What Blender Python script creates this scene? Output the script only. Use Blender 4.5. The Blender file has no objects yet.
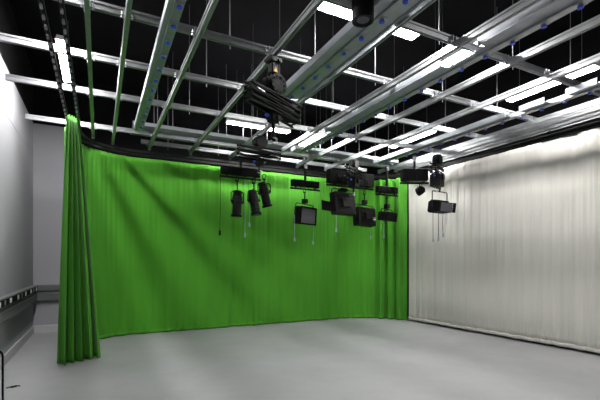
import bpy, math, random
from mathutils import Matrix, Vector
random.seed(7)
SC = bpy.context.scene
COL = SC.collection
PI = math.pi

# ------------------------------------------------------------------ materials
def nodes(name):
    m = bpy.data.materials.new(name); m.use_nodes = True
    nt = m.node_tree; b = nt.nodes['Principled BSDF']
    return m, nt, b

def mat(name, col, rough=.5, metal=0., noise=0., nscale=6., bump=0., bscale=80., sheen=0., spec=None, stretch=None):
    m, nt, b = nodes(name)
    b.inputs['Base Color'].default_value = (*col, 1)
    b.inputs['Roughness'].default_value = rough
    b.inputs['Metallic'].default_value = metal
    if spec is not None: b.inputs['Specular IOR Level'].default_value = spec
    if sheen: b.inputs['Sheen Weight'].default_value = sheen
    tc = nt.nodes.new('ShaderNodeTexCoord'); mp = nt.nodes.new('ShaderNodeMapping')
    nt.links.new(tc.outputs['Object'], mp.inputs['Vector'])
    if stretch: mp.inputs['Scale'].default_value = stretch
    if noise:
        n = nt.nodes.new('ShaderNodeTexNoise'); n.inputs['Scale'].default_value = nscale; n.inputs['Detail'].default_value = 4
        r = nt.nodes.new('ShaderNodeValToRGB')
        r.color_ramp.elements[0].position = .3; r.color_ramp.elements[1].position = .7
        r.color_ramp.elements[0].color = (*[c*(1-noise) for c in col], 1)
        r.color_ramp.elements[1].color = (*[min(1, c*(1+noise)) for c in col], 1)
        nt.links.new(mp.outputs[0], n.inputs['Vector']); nt.links.new(n.outputs['Fac'], r.inputs['Fac'])
        nt.links.new(r.outputs['Color'], b.inputs['Base Color'])
    if bump:
        n2 = nt.nodes.new('ShaderNodeTexNoise'); n2.inputs['Scale'].default_value = bscale; n2.inputs['Detail'].default_value = 3
        bp = nt.nodes.new('ShaderNodeBump'); bp.inputs['Strength'].default_value = bump; bp.inputs['Distance'].default_value = .01
        nt.links.new(mp.outputs[0], n2.inputs['Vector']); nt.links.new(n2.outputs['Fac'], bp.inputs['Height'])
        nt.links.new(bp.outputs['Normal'], b.inputs['Normal'])
    return m

def emis(name, col, s):
    m, nt, b = nodes(name)
    b.inputs['Base Color'].default_value = (.9, .9, .9, 1)
    b.inputs['Emission Color'].default_value = (*col, 1)
    b.inputs['Emission Strength'].default_value = s
    return m

GREEN = mat('green_fabric', (.070, .30, .022), .9, noise=.05, nscale=2.2, bump=.15, bscale=60, sheen=.1, spec=.15, stretch=(3, 3, .35))
WHITE = mat('white_fabric', (.56, .545, .512), .9, noise=.04, nscale=3, bump=.15, bscale=60, spec=.15, stretch=(3, 3, .25))
ROD = mat('dull_rod_steel', (.16, .16, .17), .45, .5)
GALV = mat('galvanised_steel', (.40, .41, .43), .34, .88, noise=.10, nscale=14)
PANEL = mat('grey_sheet_metal', (.40, .42, .46), .42, .7, noise=.10, nscale=7)
BLACK = mat('black_paint', (.003, .003, .0032), .6, spec=.10, noise=.2, nscale=12)
BLACKM = mat('black_metal', (.005, .005, .0055), .5, .0, spec=.2, noise=.2, nscale=15)
TRACKM = mat('dark_track_metal', (.006, .006, .0065), .5, .0, spec=.2, noise=.15, nscale=15)
LOUVRE = mat('grey_louvre', (.17, .165, .19), .45, .2, noise=.08, nscale=20)
GREYP = mat('grey_plastic', (.13, .135, .14), .45, noise=.08, nscale=10)
WHITEP = mat('white_plastic', (.75, .75, .76), .4)
BLUE = mat('blue_plastic', (.03, .09, .80), .35)
YELLOW = mat('yellow_sign', (.85, .50, .03), .5)
CORD = mat('pale_cord', (.30, .36, .40), .5)
HOUSE = mat('white_enamel', (.8, .8, .8), .4)
TUBE = emis('lit_diffuser', (1., .985, .955), 47.)
DIM = emis('lit_single_tube_diffuser', (1., .985, .955), 68.)
SOFT = emis('lit_soft_diffuser', (1., .985, .955), 37.)
TWIN = emis('lit_twin_tube_diffuser', (1., .985, .955), 72.)
LENS = mat('lens_glass', (.05, .05, .07), .08, spec=.8)

def wall_mat(name, col):
    return mat(name, col, .75, noise=.03, nscale=1.3, bump=.05, bscale=120)
WALLG = wall_mat('grey_wall_paint', (.35, .345, .378))
WALLD = wall_mat('grey_wall_paint_low', (.40, .395, .41))
WALLB = mat('black_wall_paint', (.0045, .004, .005), .9, spec=.12, noise=.15, nscale=2)

def floor_mat():
    m, nt, b = nodes('grey_resin_floor')
    tc = nt.nodes.new('ShaderNodeTexCoord')
    n = nt.nodes.new('ShaderNodeTexNoise'); n.inputs['Scale'].default_value = 1.1; n.inputs['Detail'].default_value = 7; n.inputs['Roughness'].default_value = .65
    r = nt.nodes.new('ShaderNodeValToRGB')
    r.color_ramp.elements[0].position = .3; r.color_ramp.elements[0].color = (.295, .295, .308, 1)
    r.color_ramp.elements[1].position = .75; r.color_ramp.elements[1].color = (.35, .35, .364, 1)
    nt.links.new(tc.outputs['Object'], n.inputs['Vector']); nt.links.new(n.outputs['Fac'], r.inputs['Fac'])
    nt.links.new(r.outputs['Color'], b.inputs['Base Color'])
    n2 = nt.nodes.new('ShaderNodeTexNoise'); n2.inputs['Scale'].default_value = 2.5; n2.inputs['Detail'].default_value = 5
    mr = nt.nodes.new('ShaderNodeMapRange'); mr.inputs['To Min'].default_value = .38; mr.inputs['To Max'].default_value = .55
    nt.links.new(tc.outputs['Object'], n2.inputs['Vector']); nt.links.new(n2.outputs['Fac'], mr.inputs['Value'])
    nt.links.new(mr.outputs['Result'], b.inputs['Roughness'])
    b.inputs['Specular IOR Level'].default_value = .35
    return m
FLOOR = floor_mat()

# ------------------------------------------------------------------ mesh builder
class MB:
    def __init__(s): s.v = []; s.f = []; s.mi = []; s.sm = []; s.T = Matrix.Identity(4); s.cur = 0
    def add(s, vs, fs, smooth=False):
        o = len(s.v)
        s.v += [tuple(s.T @ Vector(p)) for p in vs]
        for f in fs: s.f.append(tuple(i+o for i in f)); s.mi.append(s.cur); s.sm.append(smooth)
        return s
    def box(s, x0, x1, y0, y1, z0, z1, bev=0.):
        if bev <= 0:
            vs = [(x, y, z) for z in (z0, z1) for y in (y0, y1) for x in (x0, x1)]
            fs = [(0, 2, 3, 1), (4, 5, 7, 6), (0, 1, 5, 4), (2, 6, 7, 3), (0, 4, 6, 2), (1, 3, 7, 5)]
            return s.add(vs, fs)
        b = min(bev, (x1-x0)*.45, (y1-y0)*.45, (z1-z0)*.45)
        def ring(z, i):
            a, c, d, e = x0+i, x1-i, y0+i, y1-i
            k = b
            return [(a+k, d, z), (c-k, d, z), (c, d+k, z), (c, e-k, z), (c-k, e, z), (a+k, e, z), (a, e-k, z), (a, d+k, z)]
        R = [ring(z0, b), ring(z0+b, 0), ring(z1-b, 0), ring(z1, b)]
        vs = sum(R, []); fs = [tuple(range(7, -1, -1)), tuple(range(24, 32))]
        for k in range(3):
            for i in range(8):
                j = (i+1) % 8; fs.append((k*8+i, k*8+j, k*8+8+j, k*8+8+i))
        return s.add(vs, fs)
    def cyl(s, p, q, r, r2=None, n=14, cap=True):
        p = Vector(p); q = Vector(q); r2 = r if r2 is None else r2
        d = (q-p).normalized(); a = Vector((0, 0, 1)) if abs(d.z) < .9 else Vector((1, 0, 0))
        u = d.cross(a).normalized(); w = d.cross(u)
        vs = []
        for c, rr in ((p, r), (q, r2)):
            for i in range(n):
                t = 2*PI*i/n; vs.append(tuple(c+u*rr*math.cos(t)+w*rr*math.sin(t)))
        s.add(vs, [(i, (i+1) % n, n+(i+1) % n, n+i) for i in range(n)], True)
        if cap: s.add(vs, [tuple(range(n-1, -1, -1)), tuple(range(n, 2*n))])
        return s
    def tube(s, pts, r, n=8):
        pts = [Vector(p) for p in pts]; vs = []; L = len(pts); u = None
        for i, p in enumerate(pts):
            d = (pts[min(i+1, L-1)]-pts[max(i-1, 0)]).normalized()
            if u is None:
                a = Vector((0, 0, 1)) if abs(d.z) < .9 else Vector((1, 0, 0)); u = d.cross(a).normalized()
            else: u = (u-d*u.dot(d)).normalized()
            w = d.cross(u)
            vs += [tuple(p+u*r*math.cos(2*PI*k/n)+w*r*math.sin(2*PI*k/n)) for k in range(n)]
        fs = [(i*n+k, i*n+(k+1) % n, (i+1)*n+(k+1) % n, (i+1)*n+k) for i in range(L-1) for k in range(n)]
        s.add(vs, fs, True); s.add(vs, [tuple(range(n-1, -1, -1)), tuple(range((L-1)*n, L*n))]); return s
    def lathe(s, prof, n=20):          # prof: (radius, z) about local Z
        vs = []; 
        for r, z in prof: vs += [(r*math.cos(2*PI*k/n), r*math.sin(2*PI*k/n), z) for k in range(n)]
        L = len(prof)
        fs = [(i*n+k, i*n+(k+1) % n, (i+1)*n+(k+1) % n, (i+1)*n+k) for i in range(L-1) for k in range(n)]
        s.add(vs, fs, False); s.add(vs, [tuple(range(n-1, -1, -1)), tuple(range((L-1)*n, L*n))]); return s
    def prism(s, prof, y0, y1, axis='y'):   # prof: (a, z) outline extruded along an axis
        n = len(prof)
        if axis == 'y': vs = [(a, y0, z) for a, z in prof]+[(a, y1, z) for a, z in prof]
        else: vs = [(y0, a, z) for a, z in prof]+[(y1, a, z) for a, z in prof]
        fs = [(i, (i+1) % n, n+(i+1) % n, n+i) for i in range(n)]+[tuple(range(n-1, -1, -1)), tuple(range(n, 2*n))]
        return s.add(vs, fs)
    def sweep(s, path, prof):          # closed profile (offset along normal, z) swept along a flat path of (x, y, nx, ny)
        n = len(prof); vs = []
        for x, y, nx, ny in path: vs += [(x+nx*a, y+ny*a, z) for a, z in prof]
        L = len(path)
        fs = [(i*n+k, i*n+(k+1) % n, (i+1)*n+(k+1) % n, (i+1)*n+k) for i in range(L-1) for k in range(n)]
        fs += [tuple(range(n-1, -1, -1)), tuple(range((L-1)*n, L*n))]
        return s.add(vs, fs)
    def build(s, name, mats, parent=None, label=None):
        me = bpy.data.meshes.new(name); me.from_pydata(s.v, [], s.f)
        if not isinstance(mats, (list, tuple)): mats = [mats]
        for m in mats: me.materials.append(m)
        me.polygons.foreach_set('material_index', s.mi); me.polygons.foreach_set('use_smooth', s.sm)
        import bmesh
        bm = bmesh.new(); bm.from_mesh(me); bmesh.ops.recalc_face_normals(bm, faces=bm.faces); bm.to_mesh(me); bm.free()
        o = bpy.data.objects.new(name, me); COL.objects.link(o)
        if parent: o.parent = parent
        if label: o['label'] = label
        return o

def at(x=0, y=0, z=0, rx=0, ry=0, rz=0):
    return Matrix.Translation((x, y, z)) @ Matrix.Rotation(rz, 4, 'Z') @ Matrix.Rotation(ry, 4, 'Y') @ Matrix.Rotation(rx, 4, 'X')

def tag(o, label, cat, group=None):
    o['label'] = label; o['category'] = cat
    if group: o['group'] = group
    return o
def thing(name, label, cat, loc=(0, 0, 0), rz=0., group=None):
    o = bpy.data.objects.new(name, None); o.empty_display_size = .1; COL.objects.link(o)
    o.location = loc; o.rotation_euler = (0, 0, rz)
    return tag(o, label, cat, group)
def struct(o): o['kind'] = 'structure'; return o

# ------------------------------------------------------------------ setting
XL, XR, YB, YF, ZT, ZP = -1.30, 7.98, 10.5, -3.0, 5.8, 4.66
struct(MB().box(XL-.1, XR+.1, YF-.1, YB+.1, -.1, 0).build('floor', FLOOR))
struct(MB().box(XL-.1, XR+.1, YF-.1, YB+.1, ZT, ZT+.1).build('ceiling', WALLB))
def wall(name, x0, x1, y0, y1, low=WALLG):
    m = MB(); m.box(x0, x1, y0, y1, 0, ZP); m.cur = 1; m.box(x0, x1, y0, y1, ZP, ZT)
    return struct(m.build(name, [low, WALLB]))
wall('wall_left', XL-.1, XL, YF, YB); wall('wall_right', XR, XR+.1, YF, YB, WALLB)
m = MB(); m.box(XL-.1, -.58, YB, YB+.1, 0, ZP); m.cur = 1; m.box(-.58, XR+.1, YB, YB+.1, 0, ZP); m.box(XL-.1, XR+.1, YB, YB+.1, ZP, ZT)
struct(m.build('wall_back', [WALLG, WALLB])); wall('wall_front', XL-.1, XR+.1, YF-.1, YF)
SKIRT = mat('pale_skirting_paint', (.50, .49, .51), .5)
sk = [(0, 0), (.018, 0), (.018, .15), (.010, .165), (0, .165)]
struct(MB().prism([(XL+a, z) for a, z in sk], YF, YB).build('baseboard_left', SKIRT))
struct(MB().prism([(YB-a, z) for a, z in sk], XL+.018, 7.0, 'x').build('baseboard_back', SKIRT))
struct(MB().box(XL, XL+.004, YF, YB, 3.905, 3.915).build('trim_1', WALLD))

# wall trunking with power sockets
t_left = thing('wall_trunking', 'long grey dado trunking with white sockets in a black strip, on the left wall', 'trunking', (XL, 6.0, .71))
def left_trunk(t, Y0, Y1):
    P = [(0, .36), (0, 0), (.075, 0), (.085, .02), (.085, .17), (.06, .19), (.06, .205), (.09, .225), (.09, .345), (.08, .36)]
    MB().prism(P, Y0, Y1).build('body', GREYP, t)
    MB().box(.09, .096, Y0+.02, Y1-.02, .235, .338).build('socket_strip', BLACK, t, 'black strip that carries the sockets')
    MB().box(.0855, .089, Y0+.02, Y1-.02, .150, .163).build('lower_lid', GALV, t)
    y = Y0+.3; k = 0
    while y < Y1-.2:
        s = MB().box(.096, .104, y-.06, y+.06, .25, .325, .003)
        for d in (-.03, .03): s.cyl((.103, y+d, .287), (.107, y+d, .287), .014, n=10)
        s.build('socket', WHITEP if k % 3 else GREYP, t)
        y += (.42, .62, .35)[k % 3]; k += 1
left_trunk(t_left, -3.5, 4.40)
t_back = thing('wall_trunking', 'short grey dado trunking on the back wall, running behind the gathered green curtain', 'trunking', (XL, YB, .71))
P = [(0, .36), (0, 0), (-.075, 0), (-.085, .02), (-.085, .17), (-.06, .19), (-.06, .205), (-.09, .225), (-.09, .345), (-.08, .36)]
MB().prism(P, .0, 2.6, 'x').build('body', GREYP, t_back)
MB().box(.10, 2.58, -.096, -.09, .235, .338).build('lid', GREYP, t_back)

# ------------------------------------------------------------------ curtain tracks and curtains
def arc(cx, cy, r, a0, a1, n=24):
    return [(cx+r*math.cos(a0+(a1-a0)*i/n), cy+r*math.sin(a0+(a1-a0)*i/n)) for i in range(n+1)]
def resample(pts, step):
    out = [pts[0]]; acc = 0.
    for (x0, y0), (x1, y1) in zip(pts, pts[1:]):
        L = math.hypot(x1-x0, y1-y0); d = step-acc
        while d <= L:
            out.append((x0+(x1-x0)*d/L, y0+(y1-y0)*d/L)); d += step
        acc = L-(d-step)
    return out
def normals(pts):
    o = []; n = len(pts)
    for i, (x, y) in enumerate(pts):
        a = pts[max(i-1, 0)]; b = pts[min(i+1, n-1)]
        dx, dy = b[0]-a[0], b[1]-a[1]; L = math.hypot(dx, dy) or 1
        o.append((x, y, dy/L, -dx/L))         # to the right of travel = into the room
    return o
inner = [(-.30, 1.0), (-.30, 8.03)]+arc(.62, 8.03, .92, PI, PI/2)+[(5.73, 8.95)]+arc(5.73, 7.45, 1.5, PI/2, 0.05)+[(7.25, 3.8), (7.28, 1.0)]
outer = [(-.46, 1.0), (-.46, 8.04)]+arc(.75, 8.04, 1.21, PI, PI/2)+[(5.70, 9.25)]+arc(5.70, 7.52, 1.73, PI/2, 0.15)+[(7.50, 3.8), (7.57, 1.0)]
ZTR = 3.885
def track(path, label, hang):
    t = thing('curtain_track', label, 'curtain track', (path[0][0], path[0][1], ZTR))
    ox, oy = path[0]
    p = normals([(x-ox, y-oy) for x, y in resample(path, .06)])
    pr = [(-.022, 0), (-.008, 0), (-.008, .012), (.008, .012), (.008, 0), (.022, 0), (.022, .045), (-.022, .045)]
    MB().sweep(p, pr).build('rail', TRACKM, t)
    k = 0
    for i in range(2, len(p)-2, 3):              # carriers hanging under the slot
        x, y, nx, ny = p[i]
        if y+oy < 7.6 and x+ox < 1:
            m = MB(); ang = math.atan2(nx, ny)
            m.T = at(x, y, 0, rz=-ang)
            m.box(-.030, .030, -.010, .010, -.030, .001, .004); m.cyl((-.016, -.012, -.02), (-.016, .012, -.02), .012, n=8); m.cyl((.016, -.012, -.02), (.016, .012, -.02), .012, n=8)
            m.build('carrier', GALV, t); k += 1
    for i in range(6, len(p), 26):
        x, y, nx, ny = p[i]
        m = MB(); m.T = at(x, y, 0)
        m.box(-.03, .03, -.03, .03, .045, .052); m.cyl((0, 0, .05), (0, 0, .072), .008, n=8)
        m.build('bracket', BLACKM, t)
    return t
track(inner, 'black curtain track, the inner one, its bend passing under the ends of the strut rails', 1)
track(outer, 'black curtain track, the outer one, carrying the wide green and the cream curtain', 1)

def fabric(path, z0, z1, off, rows=36, cols=.018, th=.004):
    p = normals(resample(path, cols)); L = len(p); tot = (L-1)*cols
    vs = []
    for j in range(rows+1):
        w = j/rows; z = z0+(z1-z0)*w
        for i, (x, y, nx, ny) in enumerate(p):
            a, dz = off(i*cols, tot, w); vs.append((x+nx*a, y+ny*a, z+dz))
    fs = [(j*L+i, j*L+i+1, (j+1)*L+i+1, (j+1)*L+i) for j in range(rows) for i in range(L-1)]
    return vs, fs
def fabric_obj(name, m, vs, fs, parent=None, th=.004):
    b = MB(); b.add(vs, fs, True); o = b.build(name, m, parent)
    s = o.modifiers.new('thickness', 'SOLIDIFY'); s.thickness = th; s.offset = 0
    return o
rnd = random.Random(3)
GW = [(rnd.uniform(.9, 1.6), rnd.uniform(0, 6.28), .016), (rnd.uniform(.35, .6), rnd.uniform(0, 6.28), .012), (.23, 1., .007), (.131, 2., .004)]
def goff(s, tot, w):
    e = max(0, (s-(tot-1.25))/1.25)              # fuller folds at the right end
    st = max(0, 1-s/.9)
    a = sum(A*math.sin(2*PI*s/l+ph+.35*math.sin(3*w+l*9)) for l, ph, A in GW)
    a *= .55+.45*(1-w)+.25*math.sin(s*1.7)
    m = .5+.5*math.sin(s*.8+1.)                   # stronger pleating in patches
    a += .010*m*w*math.sin(2*PI*s/.105+math.sin(s*3))
    e = min(1, e*1.8); a += e*.085*math.sin(2*PI*s/.27+.5*math.sin(s*5)+.3*w)+e*.02*math.sin(2*PI*s/.11+w)-.04*e
    a += st*.03*math.sin(2*PI*s/.21)
    if w < .03: a += .012*math.sin(2*PI*s/.33)+.01*math.sin(2*PI*s/.14)
    dz = 0.
    if w == 0: dz = .006+.006*math.sin(s*7.)+.004*math.sin(s*17)
    return a-.015, dz
gpath = [(-.46, 7.55), (-.46, 8.04)]+arc(.75, 8.04, 1.21, PI, PI/2)+[(5.70, 9.25)]+arc(5.70, 7.52, 1.73, PI/2, .37)
t = thing('green_curtain', 'wide smooth chroma green curtain hung along the back of the studio', 'curtain', (2.5, 9.25, 0))
vs, fs = fabric(gpath, .004, 3.85, goff, 40)
vs = [(x-2.5, y-9.25, z) for x, y, z in vs]
fabric_obj('cloth', GREEN, vs, fs, t)
def gh(s, tot, w): a, d = goff(s, tot, .01+.012*w); return a+.007, 0
vs, fs = fabric(gpath, .012, .085, gh, 2); vs = [(x-2.5, y-9.25, z) for x, y, z in vs]
fabric_obj('hem', GREEN, vs, fs, t, .003)

# gathered green curtain at the left end of the inner track
def bunch():
    t = thing('green_curtain', 'narrow chroma green curtain gathered in deep folds under the left-hand track', 'curtain', (-.30, 7.15, 0))
    N = 5; n = N*24; rows = 44; vs = []
    r2 = random.Random(5); amp = [r2.uniform(.7, 1.2) for _ in range(N+2)]; ph = [r2.uniform(-.5, .5) for _ in range(N+2)]
    for j in range(rows+1):
        w = j/rows; z = .012+(3.85-.012)*w
        flare = (1-w)**.85
        Lx = .13+.43*flare; Ly = .20+.22*flare; A = .070+.045*flare
        cx = -.065+.080*flare; cy = -.02+.08*flare
        dl = math.hypot(Lx, Ly); nx, ny = -.25, .97
        for i in range(n+1):
            u = i/n*N; k = int(u); fr = u-k; fr = fr*fr*(3-2*fr)
            a = amp[k]*(1-fr)+amp[k+1]*fr; q = ph[k]*(1-fr)+ph[k+1]*fr
            o = A*a*math.sin(2*PI*u+q+.5*math.sin(3*w+k))
            al = (i/n-.5)+.028*math.sin(4*PI*u+1)
            vs.append((cx+Lx*al+nx*o, cy+Ly*al+ny*o, z+(.008*math.sin(u*5) if j == 0 else 0)))
    fs = [(j*(n+1)+i, j*(n+1)+i+1, (j+1)*(n+1)+i+1, (j+1)*(n+1)+i) for j in range(rows) for i in range(n)]
    fabric_obj('cloth', GREEN, vs, fs, t)
bunch()

# cream curtain on the right
WWS = [(1.4, .3, .012), (.47, 1.3, .008), (.19, 2.2, .0045), (.095, .7, .003), (.061, 4.7, .0015)]
def woff(s, tot, w):
    a = sum(A*math.sin(2*PI*s/l+ph+.25*math.sin(2.5*w+l*7)) for l, ph, A in WWS)*(.6+.5*w)
    if w < .04: a += .008*math.sin(2*PI*s/.17)+.006*math.sin(2*PI*s/.071)
    return a-.01, 0
wpath = [(7.365, 8.07), (7.50, 3.8), (7.57, 1.0)]
t = thing('cream_curtain', 'cream white curtain with fine pleats covering the right-hand wall', 'curtain', (7.6, 5.5, 0))
vs, fs = fabric(wpath, .085, 3.85, woff, 34, .016)
fabric_obj('cloth', WHITE, [(x-7.6, y-5.5, z) for x, y, z in vs], fs, t)
def wh(s, tot, w): return woff(s, tot, .02)[0]+.012*math.sin(PI*w)+.004*math.sin(2*PI*s/.05), .004*math.sin(s*21)
vs, fs = fabric(wpath, .045, .115, wh, 5, .016)
fabric_obj('weighted_hem', WHITE, [(x-7.6, y-5.5, z) for x, y, z in vs], fs, t)

# ------------------------------------------------------------------ overhead grid
def strut(w=.046, h=.082, z=0.):
    a, s, d, g, q = w/2, .010, .014, .011, .022
    return [(-a, z), (-s, z), (-s, z+d), (s, z+d), (s, z), (a, z), (a, z+q), (a-g, z+q), (a-g, z+h-q), (a, z+h-q), (a, z+h),
            (s, z+h), (s, z+h-d), (-s, z+h-d), (-s, z+h), (-a, z+h), (-a, z+h-q), (-a+g, z+h-q), (-a+g, z+q), (-a, z+q)]
ZR, ZB = 3.96, 4.052      # undersides of the rails and of the beams above them
BEAMS = [(2.0, 'sixth'), (3.20, 'fifth'), (4.34, 'fourth'), (5.43, 'third'), (6.58, 'second'), (8.22, 'first'), (8.85, 'rear')]
RODS = [1.32, 2.42, 3.36, 4.62, 5.86]
WORD = {8.85: 'crosswise strut beam right above the rear curtain track, closest to the green curtain', 8.22: 'crosswise strut beam under the grey cable tray', 6.58: 'crosswise strut beam next in front of the grey cable tray',
        5.43: 'crosswise strut beam passing just behind the highest folded hoist', 4.34: 'crosswise strut beam passing just above the yellow warning sign',
        3.20: 'second crosswise strut beam from the viewer, at the top right', 2.0: 'crosswise strut beam nearest the viewer, above the top of the picture'}
for y, _ in BEAMS:
    t = thing('strut_beam', WORD[y], 'beam', (0, y, ZB), group='crosswise beams of the ceiling grid')
    x0 = -1.13 if y < 8.5 else .78; x1 = 7.50 if y < 8.5 else 6.55
    MB().prism(strut(), x0, x1, 'x').build('channel', GALV, t)
    for x in RODS:
        m = MB().cyl((x, .0, -.055), (x, .0, ZT-ZB), .006, n=8)
        m.cyl((x, 0, -.012), (x, 0, 0), .014, n=6); m.cyl((x, 0, .082), (x, 0, .094), .014, n=6)
        m.build('hanger_rod', ROD, t)
RAILS = [(-.10, 1.2, 8.58, 'slim green-tinted strut rail nearest the left wall, running lengthwise'),
         (.25, 1.2, 8.84, 'second lengthwise strut rail from the left wall, beside the narrow socket channel'),
         (.945, 1.2, 8.93, 'lengthwise strut rail just right of the narrow socket channel on the left'),
         (1.80, 1.2, 8.93, 'lengthwise strut rail that carries the hoist with the yellow sign'),
         (2.70, 1.2, 8.93, 'lengthwise strut rail along the right edge of the widest socket channel'),
         (3.54, 1.2, 8.93, 'lengthwise strut rail left of the socket channel at the top right'),
         (4.44, 1.2, 8.93, 'lengthwise strut rail right of the socket channel at the top right'),
         (5.26, 1.2, 8.90, 'lengthwise strut rail just left of the long lit tube on the right'),
         (6.70, 1.2, 8.52, 'fourth lengthwise strut rail counted from the cream curtain, right of the gapped socket channel'),
         (6.98, 1.2, 8.20, 'third lengthwise strut rail counted from the cream curtain'),
         (7.20, 1.2, 7.90, 'second lengthwise strut rail counted from the cream curtain'),
         (7.42, 1.2, 7.40, 'lengthwise strut rail closest to the cream curtain, above its track')]
for x, y0, y1, lab in RAILS:
    t = thing('strut_rail', lab, 'rail', (x, 0, ZR), group='lengthwise rails of the ceiling grid')
    MB().prism(strut(), y0, y1).build('channel', GALV, t)
    for y, _ in BEAMS:
        if y > y1: continue
        m = MB()
        for sx in (-1, 1):
            m.box(sx*.021-(.006 if sx < 0 else 0), sx*.021+(.006 if sx > 0 else 0), y-.055, y-.0215, .02, .16)
            m.box(sx*.045-.018, sx*.045+.018, y-.055, y-.0215, .078, .086)
            m.cyl((sx*.048, y-.038, .06), (sx*.048, y-.038, .125), .008, n=6); m.cyl((sx*.048, y-.038, .062), (sx*.048, y-.038, .074), .015, n=6)
        m.build('beam_clamp', GALV, t)
    m = MB().box(-.03, .03, y1-.09, y1-.03, -.012, 0, .003); m.cyl((0, y1-.06, -.028), (0, y1-.06, -.01), .010, n=8); m.build('end_bracket', GALV, t)

# socket channels (lighting power wireways)
def wireway(label, x0, x1, sx, y0, y1, gaps=(), lip=0):
    t = thing('socket_channel', label, 'power channel', (0, 0, ZR), group='power channels of the ceiling grid')
    w0, w1 = sx-.045, sx+.045
    MB().box(w0, w1, y0, y1, .0, .075, .004).build('socket_strip', GALV, t)
    segs = []; a = y0
    for g0, g1 in gaps: segs.append((a, g0)); a = g1
    segs.append((a, y1))
    for a, b in segs:
        m = MB()
        if w0-x0 > .02: m.box(x0, w0-.001, a, b, .022, .030); m.box(x0, x0+.006, a, b, .004, .088); m.box(x0-.001, x0+.02, a, b, .002, .008)
        if x1-w1 > .02: m.box(w1+.001, x1, a, b, .022, .030); m.box(x1-.006, x1, a, b, .004, .088)
        if m.v: m.build('side_panel', PANEL, t)
    for a, b in gaps:
        if w0-x0 > .1: MB().box(x0+.14, w0-.001, a, b, .022, .030).build('side_panel', PANEL, t)
    y = y0+.2
    while y < y1-.1:
        m = MB(); m.box(sx-.042, sx+.042, y-.042, y+.042, -.004, .001); m.cyl((sx, y, -.022), (sx, y, 0), .024, n=14)
        s = m.build('socket', GALV, t)
        c = MB().cyl((sx, y, -.034), (sx, y, -.0221), .027, n=14).build('blue_collar', BLUE, s, 'blue plastic collar')
        y += .335
    return t
wireway('narrow socket channel with blue sockets, the leftmost of the overhead channels', .56, .715, .66, 1.2, 7.72)
wireway('widest socket channel, crossing the top of the picture behind the hoist', 2.28, 2.625, 2.46, 1.2, 5.2)
wireway('socket channel with blue sockets at the top right, between two strut rails', 3.70, 4.005, 3.95, 1.2, 7.72, [(2.98, 3.52), (6.25, 7.5)])
wireway('socket channel with gaps, right of the long lit tube', 5.92, 6.16, 6.10, 1.2, 7.72, [(2.6, 2.9), (3.3, 3.6), (4.0, 4.25)])

# cable tray along the back
t = thing('cable_tray', 'broad grey metal cable tray crossing in front of the top of the green curtain', 'cable tray', (0, 7.95, 4.142))
m = MB(); m.box(.56, 6.9, 0, .66, 0, .004); m.box(.56, 6.9, 0, .006, 0, .07); m.box(.56, 6.9, .654, .66, 0, .07)
for k in range(22): m.box(.7+k*.28, .74+k*.28, .03, .63, .004, .010)
m.build('tray', PANEL, t)
for x in (1.0, 2.9, 4.9, 6.6):
    for y in (.03, .57): MB().cyl((x, y, .004), (x, y, ZT-4.138), .006, n=8).build('hanger_rod', ROD, t)

# ------------------------------------------------------------------ luminaires
def luminaire(label, x, y, z, rz, L=1.5, m_=None):
    t = thing('ceiling_light', label, 'ceiling light', (x, y, z), rz, 'fluorescent ceiling lights')
    m = MB(); a = .085
    m.prism([(-a, .02), (a, .02), (a*.8, .085), (-a*.8, .085)], -L/2, L/2, 'x').build('housing', HOUSE, t)
    d = MB(); d.prism([(-a+.004, .019), (-a+.012, .002), (a-.012, .002), (a-.004, .019)], -L/2+.02, L/2-.02, 'x'); d.build('diffuser', m_ or TUBE, t, 'glowing white diffuser')
    for sx in (-L*.35, L*.35): MB().cyl((sx, 0, .085), (sx, 0, ZT-z), .004, n=6).build('suspension_rod', ROD, t)
ZL = 4.6
luminaire('lit ceiling light lying crosswise at the top, beside the black cylinder', 3.06, 4.03, ZL, 0)
luminaire('lit ceiling light lying crosswise in front of the green curtain, behind the folded hoist', 3.22, 8.35, ZL, 0, 1.5, TWIN)
luminaire('lit ceiling light seen in the gap of the socket channel at the top right', 4.72, 4.05, ZL, PI/2, 1.5)
luminaire('lit ceiling light above the far end of the socket channel, over the middle soft lights', 4.72, 8.45, ZL, PI/2, 1.5, TWIN)
luminaire('long lit ceiling light at the right edge, close to the cream curtain', 6.88, 4.11, ZL, PI/2, 1.5, SOFT)
luminaire('lit ceiling light above the flood light on the right, farther down the cream curtain', 6.92, 7.5, ZL, PI/2, 1.5, TWIN)
luminaire('lit ceiling light seen between the two curtain tracks above the gathered green curtain', -.48, 7.45, 4.8, PI/2, 1.5, DIM)
luminaire('lit ceiling light over the left-hand track, nearest the viewer', -.48, 4.3, 4.8, PI/2, 1.5, TWIN)
luminaire('unseen fill light added out of view, over the right half of the floor', 4.6, 1.2, ZL, 0)  # added lamp outside the frame, brightens floor and curtains from the viewer's side

# black cylinder hanging at the top
t = thing('cylinder_housing', 'black cylindrical lamp housing hanging beside the widest socket channel at the top', 'lamp', (2.13, 2.93, 3.77))
m = MB(); m.lathe([(.06, .02), (.085, .0), (.098, .0), (.10, .02), (.10, .40), (.07, .43), (.02, .44)], 24); m.build('body', BLACKM, t)
MB().cyl((0, 0, .012), (0, 0, .019), .058, n=20).build('lens', LENS, t)
MB().cyl((0, 0, .43), (0, 0, ZT-3.77), .012, n=8).build('drop_rod', BLACKM, t)

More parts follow.
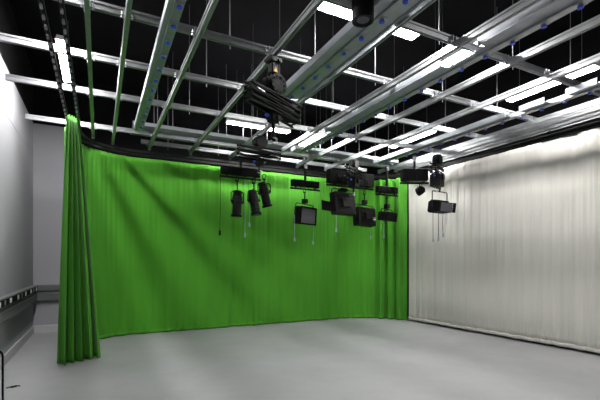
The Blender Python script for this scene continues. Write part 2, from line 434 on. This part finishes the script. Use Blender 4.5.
# ------------------------------------------------------------------ hoists
def hoist(label, x, y, rz, z_stack, tilt, n=7, L=.64, foot=.30, sign=True, hw=1., hh=.12):
    """folded scissor hoist hung from a rail: carriage, cable reel, flat-folded arms, lower head"""
    t = thing('scissor_hoist', label, 'hoist', (x, y, ZR), rz, 'folded scissor hoists')
    m = MB(); m.box(-.07, .07, -.055, .055, -.075, .0, .01); m.box(-.05, .05, -.045, .045, -.20, -.075, .012)
    for sx in (-1, 1): m.cyl((sx*.055, -.07, -.04), (sx*.055, .07, -.04), .026, n=12)
    m.build('carriage', BLACKM, t)
    if sign:
        m = MB(); m.add([(-.030, -.047, -.185), (.030, -.047, -.185), (0, -.047, -.125), (-.030, -.0445, -.185), (.030, -.0445, -.185), (0, -.0445, -.125)],
              [(0, 1, 2), (5, 4, 3), (0, 3, 4, 1), (1, 4, 5, 2), (2, 5, 3, 0)]); m.build('warning_sign', YELLOW, t, 'yellow warning triangle')
    top = z_stack+.11
    zr = top+.11
    m = MB(); m.T = at(.03, 0, zr)
    m.cyl((0, -.075, 0), (0, -.055, 0), .115, n=24); m.cyl((0, .055, 0), (0, .075, 0), .115, n=24); m.cyl((0, -.055, 0), (0, .055, 0), .06, n=20)
    for k in range(10):
        a = 2*PI*k/10; m.cyl((.09*math.cos(a), -.085, .09*math.sin(a)), (.09*math.cos(a), -.075, .09*math.sin(a)), .014, n=8)
    m.box(-.16, -.07, -.05, .05, -.06, .05, .012)
    m.build('cable_reel', BLACKM, t)
    if -.20-zr > .10:
        m = MB(); m.box(-.03, -.01, -.02, .02, zr, -.19); m.box(.06, .08, -.02, .02, zr, -.19); m.build('hanger_plate', BLACKM, t)
    T0 = at(0, 0, z_stack, ry=tilt)
    for k in range(n):
        zz = .10-.20*k/(n-1)
        m = MB()
        for side, yy in ((1, -.06), (-1, .06)):
            m.T = T0 @ at(0, yy, zz, ry=.045*side*(1 if k % 2 else -1))
            m.box(-L/2, L/2, -.010, .010, -.015, .015, .003)
            m.box(-L/2, L/2, -.026, -.010, -.015, -.009)
        m.T = T0
        for sx in (-L/2+.02, 0, L/2-.02): m.cyl((sx, -.075, zz), (sx, .075, zz), .009, n=8)
        m.build('scissor_arm', BLACKM, t)
    zf = z_stack-.10
    m = MB(); m.box(-.06*hw, .06*hw, -.05*hw, .05*hw, zf-hh, zf-.005, .012); m.cyl((0, 0, zf-hh), (0, 0, zf-max(hh+.02, foot*.8)), .022, n=12)
    m.box(-.06*hw-.03, -.06*hw+.005, -.03, .03, zf-.10, zf-.03, .006); m.cyl((.03, -.05*hw, zf-.07), (.03, -.05*hw-.03, zf-.07), .03*hw, n=12)
    m.build('lower_head', BLACKM, t)
    m = MB(); m.tube([(0, .0, zf-foot*.78), (.05, 0, zf-foot*.82), (.05, 0, zf-foot*.95), (0, 0, zf-foot), (-.04, 0, zf-foot*.93)], .012); m.build('hook', GALV, t)
    MB().cyl((-.06*hw-.07, -.02, zf-.06), (-.06*hw-.03, -.02, zf-.06), .018, n=10).build('blue_connector', BLUE, t, 'blue connector')
    pts = [(.10, .05, zr-.05)]+[(.16+.05*math.sin(q*1.3), .09, zr-.05-q*.07) for q in range(1, 6)]+[(.07, .05, zf-.06)]
    MB().tube(pts, .008, 6).build('cable', BLACK, t)
    return t
hoist('folded black scissor hoist with a yellow warning triangle, hanging highest and nearest the viewer', 1.80, 4.22, .30, -.54, .14, n=7, L=.76, foot=.36)
hoist('folded black scissor hoist above the three tubular spotlights', 2.70, 7.0, .05, -.34, .02, n=6, L=.86, foot=.26, sign=False)
hoist('folded black scissor hoist above the middle soft lights', 5.26, 7.6, .5, -.34, .03, n=6, L=.66, foot=.40, sign=False, hw=2., hh=.22)
hoist('folded black scissor hoist above the flood light in front of the cream curtain', 6.70, 6.45, .4, -.33, .02, n=5, L=.50, foot=.40, sign=False, hw=2.3, hh=.28)

# ------------------------------------------------------------------ lighting bars
def lightbar(label, x, y, z, L, rz=0., drop=None, h=.16, d=.12):
    """black socket-box bar; z is its centre"""
    t = thing('lighting_bar', label, 'lighting bar', (x, y, z), rz, 'black lighting bars')
    m = MB(); m.box(-L/2, L/2, -d/2, d/2, -h/2, h/2, .012)
    for sx in (-.3, 0., .3): m.box(sx*L-.05, sx*L+.05, -d/2-.012, -d/2, -h*.3, h*.3, .004)
    m.build('housing', BLACK, t)
    MB().cyl((-L/2-.03, 0, -h/2-.045), (L/2+.03, 0, -h/2-.045), .024, n=12).build('pipe', BLACKM, t)
    for sx in (-L*.36, L*.36): MB().box(sx-.015, sx+.015, -.03, .03, -h/2-.065, -h/2+.001).build('pipe_bracket', BLACKM, t)
    up = ZR-z
    m = MB(); m.box(-.018, .018, -.03, .03, h/2, up-.10); m.box(-.035, .035, -.03, .03, up-.10, up, .008); m.cyl((-.05, 0, up-.06), (.05, 0, up-.06), .022, n=10)
    m.build('hanging_post', BLACKM, t)
    m = MB(); m.box(-.04, .04, -.04, -.031, up-.13, up-.03, .004); m.cyl((.0, -.06, up-.08), (.0, -.04, up-.08), .02, n=8); m.build('clamp_plate', GALV, t, 'bare metal clamp plate')
    for k in range(3):
        sx = -L*.3+k*L*.3
        MB().tube([(sx, -d/2-.012, 0), (sx, -d/2-.045, -.03), (sx+.03, -d/2-.05, -h*.6), (sx+.07, -d/2+.0, -h*.5-.03)], .009, 6).build('cable_tail', BLACK, t)
    return t
lightbar('black lighting bar holding the three tubular spotlights', 2.70, 8.10, 3.50, .86, .02)
lightbar('black lighting bar above the grey louvred soft light', 4.44, 8.45, 3.46, .74, .02)
lightbar('black lighting bar above the small black lamp at the right end of the green curtain', 6.36, 7.75, 3.36, .62, -.02)
lightbar('black lighting bar above the middle pair of dark soft lights', 5.46, 8.0, 3.60, 1.35, .05, h=.32, d=.16)
lightbar('angled black lighting bar in front of the cream curtain', 6.29, 6.72, 3.52, .58, -.45, h=.26, d=.18)

def cord(t, x, y, z0, z1, bend=.01, m=CORD):
    pts = [(x+bend*math.sin(3*i/10), y, z0+(z1-z0)*i/10) for i in range(11)]
    c = MB().tube(pts, .006, 6).build('operating_cord', m, t)
    e = pts[-1]
    MB().lathe([(.006, 0), (.020, -.02), (.024, -.06), (.018, -.09), (.006, -.095)], 10) if False else None
    k = MB(); k.T = at(*e); k.lathe([(.008, .01), (.020, -.01), (.023, -.07), (.014, -.09)], 10); k.build('end_plug', CORD, c)

def hookclamp(t, z):
    m = MB(); m.tube([(-.035, 0, z-.02), (-.042, 0, z+.05), (0, 0, z+.082), (.042, 0, z+.05), (.03, 0, z)], .010, 8); m.box(-.045, .03, -.02, .02, z-.045, z-.012, .006); m.cyl((0, 0, z-.09), (0, 0, z-.04), .014, n=10)
    m.build('hook_clamp', BLACKM, t)

def spotlight(label, x, y, zbar, rz, tx, ty, drop=.02):
    """ellipsoidal spotlight hanging nose-down; zbar = pipe centre height"""
    t = thing('spotlight', label, 'spotlight', (x, y, zbar), rz, 'tubular spotlights'); Q = 1.08
    hookclamp(t, -.055)
    zc = -.36-drop
    m = MB(); w = .145
    m.tube([(-w, 0, zc), (-w, 0, zc+.17), (-w+.03, 0, zc+.205), (0, 0, zc+.215), (w-.03, 0, zc+.205), (w, 0, zc+.17), (w, 0, zc)], .012, 8)
    m.cyl((0, 0, zc+.21), (0, 0, -.13), .014, n=10)
    m.build('yoke', BLACKM, t)
    T = at(0, 0, zc) @ Matrix.Rotation(tx, 4, 'X') @ Matrix.Rotation(ty, 4, 'Y') @ Matrix.Scale(Q, 4)
    m = MB(); m.T = T
    m.lathe([(.03, .22), (.07, .21), (.078, .19), (.078, .175), (.088, .17), (.088, .155), (.080, .15), (.080, .135), (.092, .13), (.092, .115), (.084, .11), (.084, .095), (.098, .09), (.102, .0), (.098, -.03)], 20)
    for a in (0, 1): m.cyl((.10 if a else -.10, 0, 0), (.135 if a else -.135, 0, 0), .028, n=10)
    m.build('lamp_house', BLACKM, t)
    m = MB(); m.T = T
    m.lathe([(.097, -.03), (.088, -.04), (.088, -.17), (.094, -.175), (.094, -.195), (.088, -.20), (.088, -.26)], 20)
    for k in range(4): a = PI/4+k*PI/2; m.box(-.012+.1*math.cos(a), .012+.1*math.cos(a), -.012+.1*math.sin(a), .012+.1*math.sin(a), -.05, -.02)
    m.build('lens_tube', BLACKM, t)
    m = MB(); m.T = T; m.lathe([(.088, -.26), (.108, -.262), (.108, -.30), (.085, -.302)], 20); m.build('gel_frame', BLACK, t)
    m = MB(); m.T = T; m.cyl((0, 0, -.306), (0, 0, -.3025), .08, n=20); m.build('lens', LENS, t)
    return t
PZ = 3.50-.08-.045
SPZ = 1.15
spotlight('black tubular spotlight hanging straight down, leftmost of the three', 2.60, 8.02, PZ, .15, .05, .03, .16)
spotlight('black tubular spotlight in the middle of the three, tilted slightly', 3.0, 8.10, PZ, .1, -.18, -.10, .10)
spotlight('black tubular spotlight with the strongest tilt, rightmost of the three', 3.28, 8.20, PZ+.13, -.1, .10, -.26, .02)
t = thing('hanging_cord', 'thin cord with an end plug hanging left of the three spotlights', 'cord', (2.255, 8.1, 3.38))
MB().tube([(0, 0, .06), (.005, 0, -.4), (0, 0, -.8), (-.01, 0, -1.15)], .006, 6).build('line', BLACK, t)
m = MB(); m.T = at(-.01, 0, -1.15); m.lathe([(.008, .02), (.024, -.01), (.026, -.08), (.012, -.10)], 10); m.build('end_plug', BLACKM, t)
for (x, z1, lab) in ((2.80, 2.20, 'pale cord with blue plug hanging between the first two spotlights, the longer one'), (2.90, 2.42, 'pale cord with blue plug hanging beside the middle spotlight, the shorter one')):
    t = thing('hanging_cord', lab, 'cord', (x, 8.12, 3.37), group='pale cords under the spotlight bar')
    MB().tube([(0, 0, .0), (.005, 0, (z1-3.37)*.5), (0, 0, z1-3.37)], .006, 6).build('line', CORD, t)
    m = MB(); m.T = at(0, 0, z1-3.37); m.lathe([(.008, .02), (.020, -.01), (.022, -.07), (.012, -.09)], 10); m.build('end_plug', CORD, t)

def softlight(label, x, y, zpipe, zc, W, H, D, rz, tilt, front, cords=(), flap=None, tag_white=False, rear=False):
    """box soft light in a yoke; zc = centre height, front panel on local -y"""
    t = thing('soft_light', label, 'studio light', (x, y, zpipe), rz, 'box soft lights')
    hookclamp(t, -.055)
    c = zc-zpipe; w = W/2+.03
    m = MB(); zt = c+H/2+.07
    m.tube([(-w, 0, c), (-w, 0, zt-.03), (-w+.03, 0, zt), (0, 0, zt), (w-.03, 0, zt), (w, 0, zt-.03), (w, 0, c)], .012, 8)
    m.cyl((0, 0, zt), (0, 0, -.13), .016, n=10); m.box(-.07, .07, -.05, .05, zt+.02, min(zt+.13, -.14), .01)
    m.build('yoke', BLACKM, t)
    T = at(0, 0, c, rx=tilt)
    m = MB(); m.T = T
    m.box(-W/2, W/2, -D/2, D/2, -H/2, H/2, .02)
    if rear:
        for k in range(6): m.box(-W*.4, W*.4, -D/2-.012, -D/2, -H*.38+k*H*.14, -H*.38+k*H*.14+.018)
        m.box(-W*.2, W*.2, -D/2-.05, -D/2, -H*.2, H*.2, .01)
    for sx in (-1, 1): m.cyl((sx*W/2, 0, 0), (sx*(W/2+.05), 0, 0), .03, n=10)
    m.build('housing', BLACKM, t)
    if not rear:
        m = MB(); m.T = T
        m.box(-W/2+.03, W/2-.03, -D/2-.006, -D/2-.001, -H/2+.03, H/2-.03)
        for k in range(4): z = -H/2+.06+k*(H-.12)/3; m.box(-W/2+.035, W/2-.035, -D/2-.016, -D/2-.006, z-.006, z+.006)
        m.build('front_panel', front, t, 'grey louvred front')
        m = MB(); m.T = T
        for a in (-1, 1):
            m.box(a*(W/2-.015)-.017, a*(W/2-.015)+.017, -D/2-.025, -D/2, -H/2, H/2); m.box(-W/2, W/2, -D/2-.025, -D/2, a*(H/2-.015)-.017, a*(H/2-.015)+.017)
        m.build('front_frame', BLACK, t)
    if flap:
        m = MB(); m.T = T @ at(*flap[0], ry=flap[2]); fw, fh = flap[1]; m.box(-fw, 0, -.008, .008, -fh/2, fh/2); m.build('barn_door', BLACK, t)
    if tag_white:
        m = MB(); m.T = T; m.box(W*.22, W*.42, -D/2-.066, -D/2-.0505 if False else -D/2-.050, -.05, -.01) if False else m.box(W*.24, W*.44, -D/2-.006, -D/2, -H*.16, -H*.02); m.build('name_plate', WHITEP, t, 'white plate')
    for cx, z1, b in cords: cord(t, cx, 0.02, c-H/2+.01 if abs(cx) < W/2 else c, z1-zpipe, b)
    return t
softlight('soft light with a grey louvred front, hanging left of the dark soft lights', 4.43, 8.45, 3.46-.125, 2.69, .62, .42, .20, .42, .10, LOUVRE, cords=[(-.36, 2.15, .0), (.36, 2.10, .01)])
softlight('large dark soft light showing its back, with a flap to the left', 5.06, 7.74, 3.52-.155, 2.93, .66, .52, .20, .20, -.12, LOUVRE, cords=[(-.20, 2.35, .01)], flap=((-.33, -.05, -.12), (.38, .22), .05), rear=True)
softlight('dark soft light with a small white plate, hanging lowest in the middle group', 5.98, 8.16, 3.52-.155, 2.71, .70, .46, .22, .30, -.06, LOUVRE, cords=[(.30, 2.25, -.01)], rear=False if False else True, tag_white=True)
softlight('small flat black lamp at the right end of the green curtain', 6.36, 7.75, 3.36-.125, 2.70, .46, .22, .26, .35, .15, BLACK, cords=[(-.12, 2.25, .01)])

# flood light in front of the cream curtain
def flood(label, x, y, ztop, rz):
    t = thing('flood_light', label, 'studio light', (x, y, ztop), rz)
    hookclamp(t, -.05)
    w, zt, c = .265, -.15, -.50
    m = MB(); m.tube([(-w, 0, c), (-w, 0, zt-.02), (-w+.02, 0, zt), (w-.02, 0, zt), (w, 0, zt-.02), (w, 0, c)], .012, 8)
    m.cyl((0, 0, zt), (0, 0, -.10), .02, n=10); m.build('yoke', BLACKM, t)
    T = at(0, 0, c, rx=.15)
    m = MB(); m.T = T; m.prism([(-.16, -.10), (.10, -.14), (.14, -.10), (.14, .10), (.08, .14), (-.16, .12)], -.24, .24, 'x')
    for k in range(6): m.box(-.22, .22, -.06+k*.03, -.05+k*.03, .125, .155)
    m.build('housing', BLACK, t)
    m = MB(); m.T = T; m.box(-.22, .22, -.168, -.161, -.085, .105); m.build('reflector_window', LENS, t)
    for a in (-1, 1):
        m = MB(); m.T = T @ at(a*.24, -.165, .01, rz=-a*1.1); m.box(0 if a > 0 else -.07, .07 if a > 0 else 0, -.006, .006, -.11, .11); m.build('barn_door', BLACK, t)
    for cx, z1, b in ((-.21, 2.12, .0), (-.02, 2.14, .01), (.15, 2.24, -.02)): cord(t, cx, .02, c-.10, z1-ztop, b, BLACKM)
    m = MB(); m.tube([(.24, 0, c-.11), (.30, 0, c-.26), (.26, 0, c-.37), (.20, 0, c-.30), (.22, 0, c-.12)], .005, 6); m.build('safety_loop', CORD, t)
    return t
flood('black flood light with dangling cords in front of the cream curtain', 6.89, 6.55, 3.32, .12)
t = thing('small_lamp', 'small round black lamp left of the flood light, before the cream curtain edge', 'studio light', (6.42, 6.657, 3.345))
hookclamp(t, -.055)
m = MB(); m.T = at(0, 0, -.17, rx=1.2, rz=.3); m.lathe([(.03, .10), (.075, .07), (.09, 0), (.095, -.08), (.085, -.085)], 16); m.build('lamp_house', BLACK, t)
m = MB(); m.tube([(-.105, 0, -.17), (-.105, 0, -.10), (0, 0, -.075), (.105, 0, -.10), (.105, 0, -.17)], .009, 6); m.build('yoke', BLACKM, t)

# ------------------------------------------------------------------ small things low on the left
t = thing('tube_stand', 'thin black tubular frame standing at the left edge of the picture', 'stand', (-.705, 4.0, 0))
r = .05
pts = [(0, 0, .02), (0, 0, .87-r)]+[(-r+r*math.cos(a), 0, .87-r+r*math.sin(a)) for a in (.4, .8, 1.2, PI/2)]+[(-.45+r, 0, .87)]+[(-.45+r+r*math.cos(a), 0, .87-r+r*math.sin(a)) for a in (PI/2, 1.95, 2.35, 2.75, PI)]+[(-.45, 0, .02)]
MB().tube(pts, .008, 10).build('frame', BLACK, t)
for x in (0, -.45): MB().box(x-.02, x+.02, -.18, .18, 0, .02, .004).build('foot', BLACK, t)
o = MB(); o.T = at(-.97, 6.1, 0, rz=.3)
o.tube([(-.07, 0, .008), (-.02, .01, .012), (.03, 0, .016), (.065, -.01, .010), (.07, -.02, .007)], .007, 8); o.box(-.03, .04, -.014, .014, 0, .008, .003)
tag(o.build('floor_handle', BLACKM), 'small dark metal handle lying on the floor by the left wall', 'handle')

# ------------------------------------------------------------------ camera, world
cam = bpy.data.cameras.new('camera'); co = bpy.data.objects.new('camera', cam); COL.objects.link(co)
F = 395.
cam.sensor_width = 36.; cam.lens = 36.*F/600.; cam.shift_y = 61./600.; cam.clip_start = .05
co.location = (0, 0, 1.6); co.rotation_euler = (PI/2, 0, -math.atan(201./F))
SC.camera = co
w = bpy.data.worlds.new('world'); SC.world = w; w.use_nodes = True
w.node_tree.nodes['Background'].inputs[0].default_value = (.5, .5, .55, 1); w.node_tree.nodes['Background'].inputs[1].default_value = .02
vs_ = SC.view_settings; vs_.view_transform = 'Standard'; vs_.look = 'None'; vs_.gamma = 1.; vs_.exposure = 1.13; vs_.use_curve_mapping = False
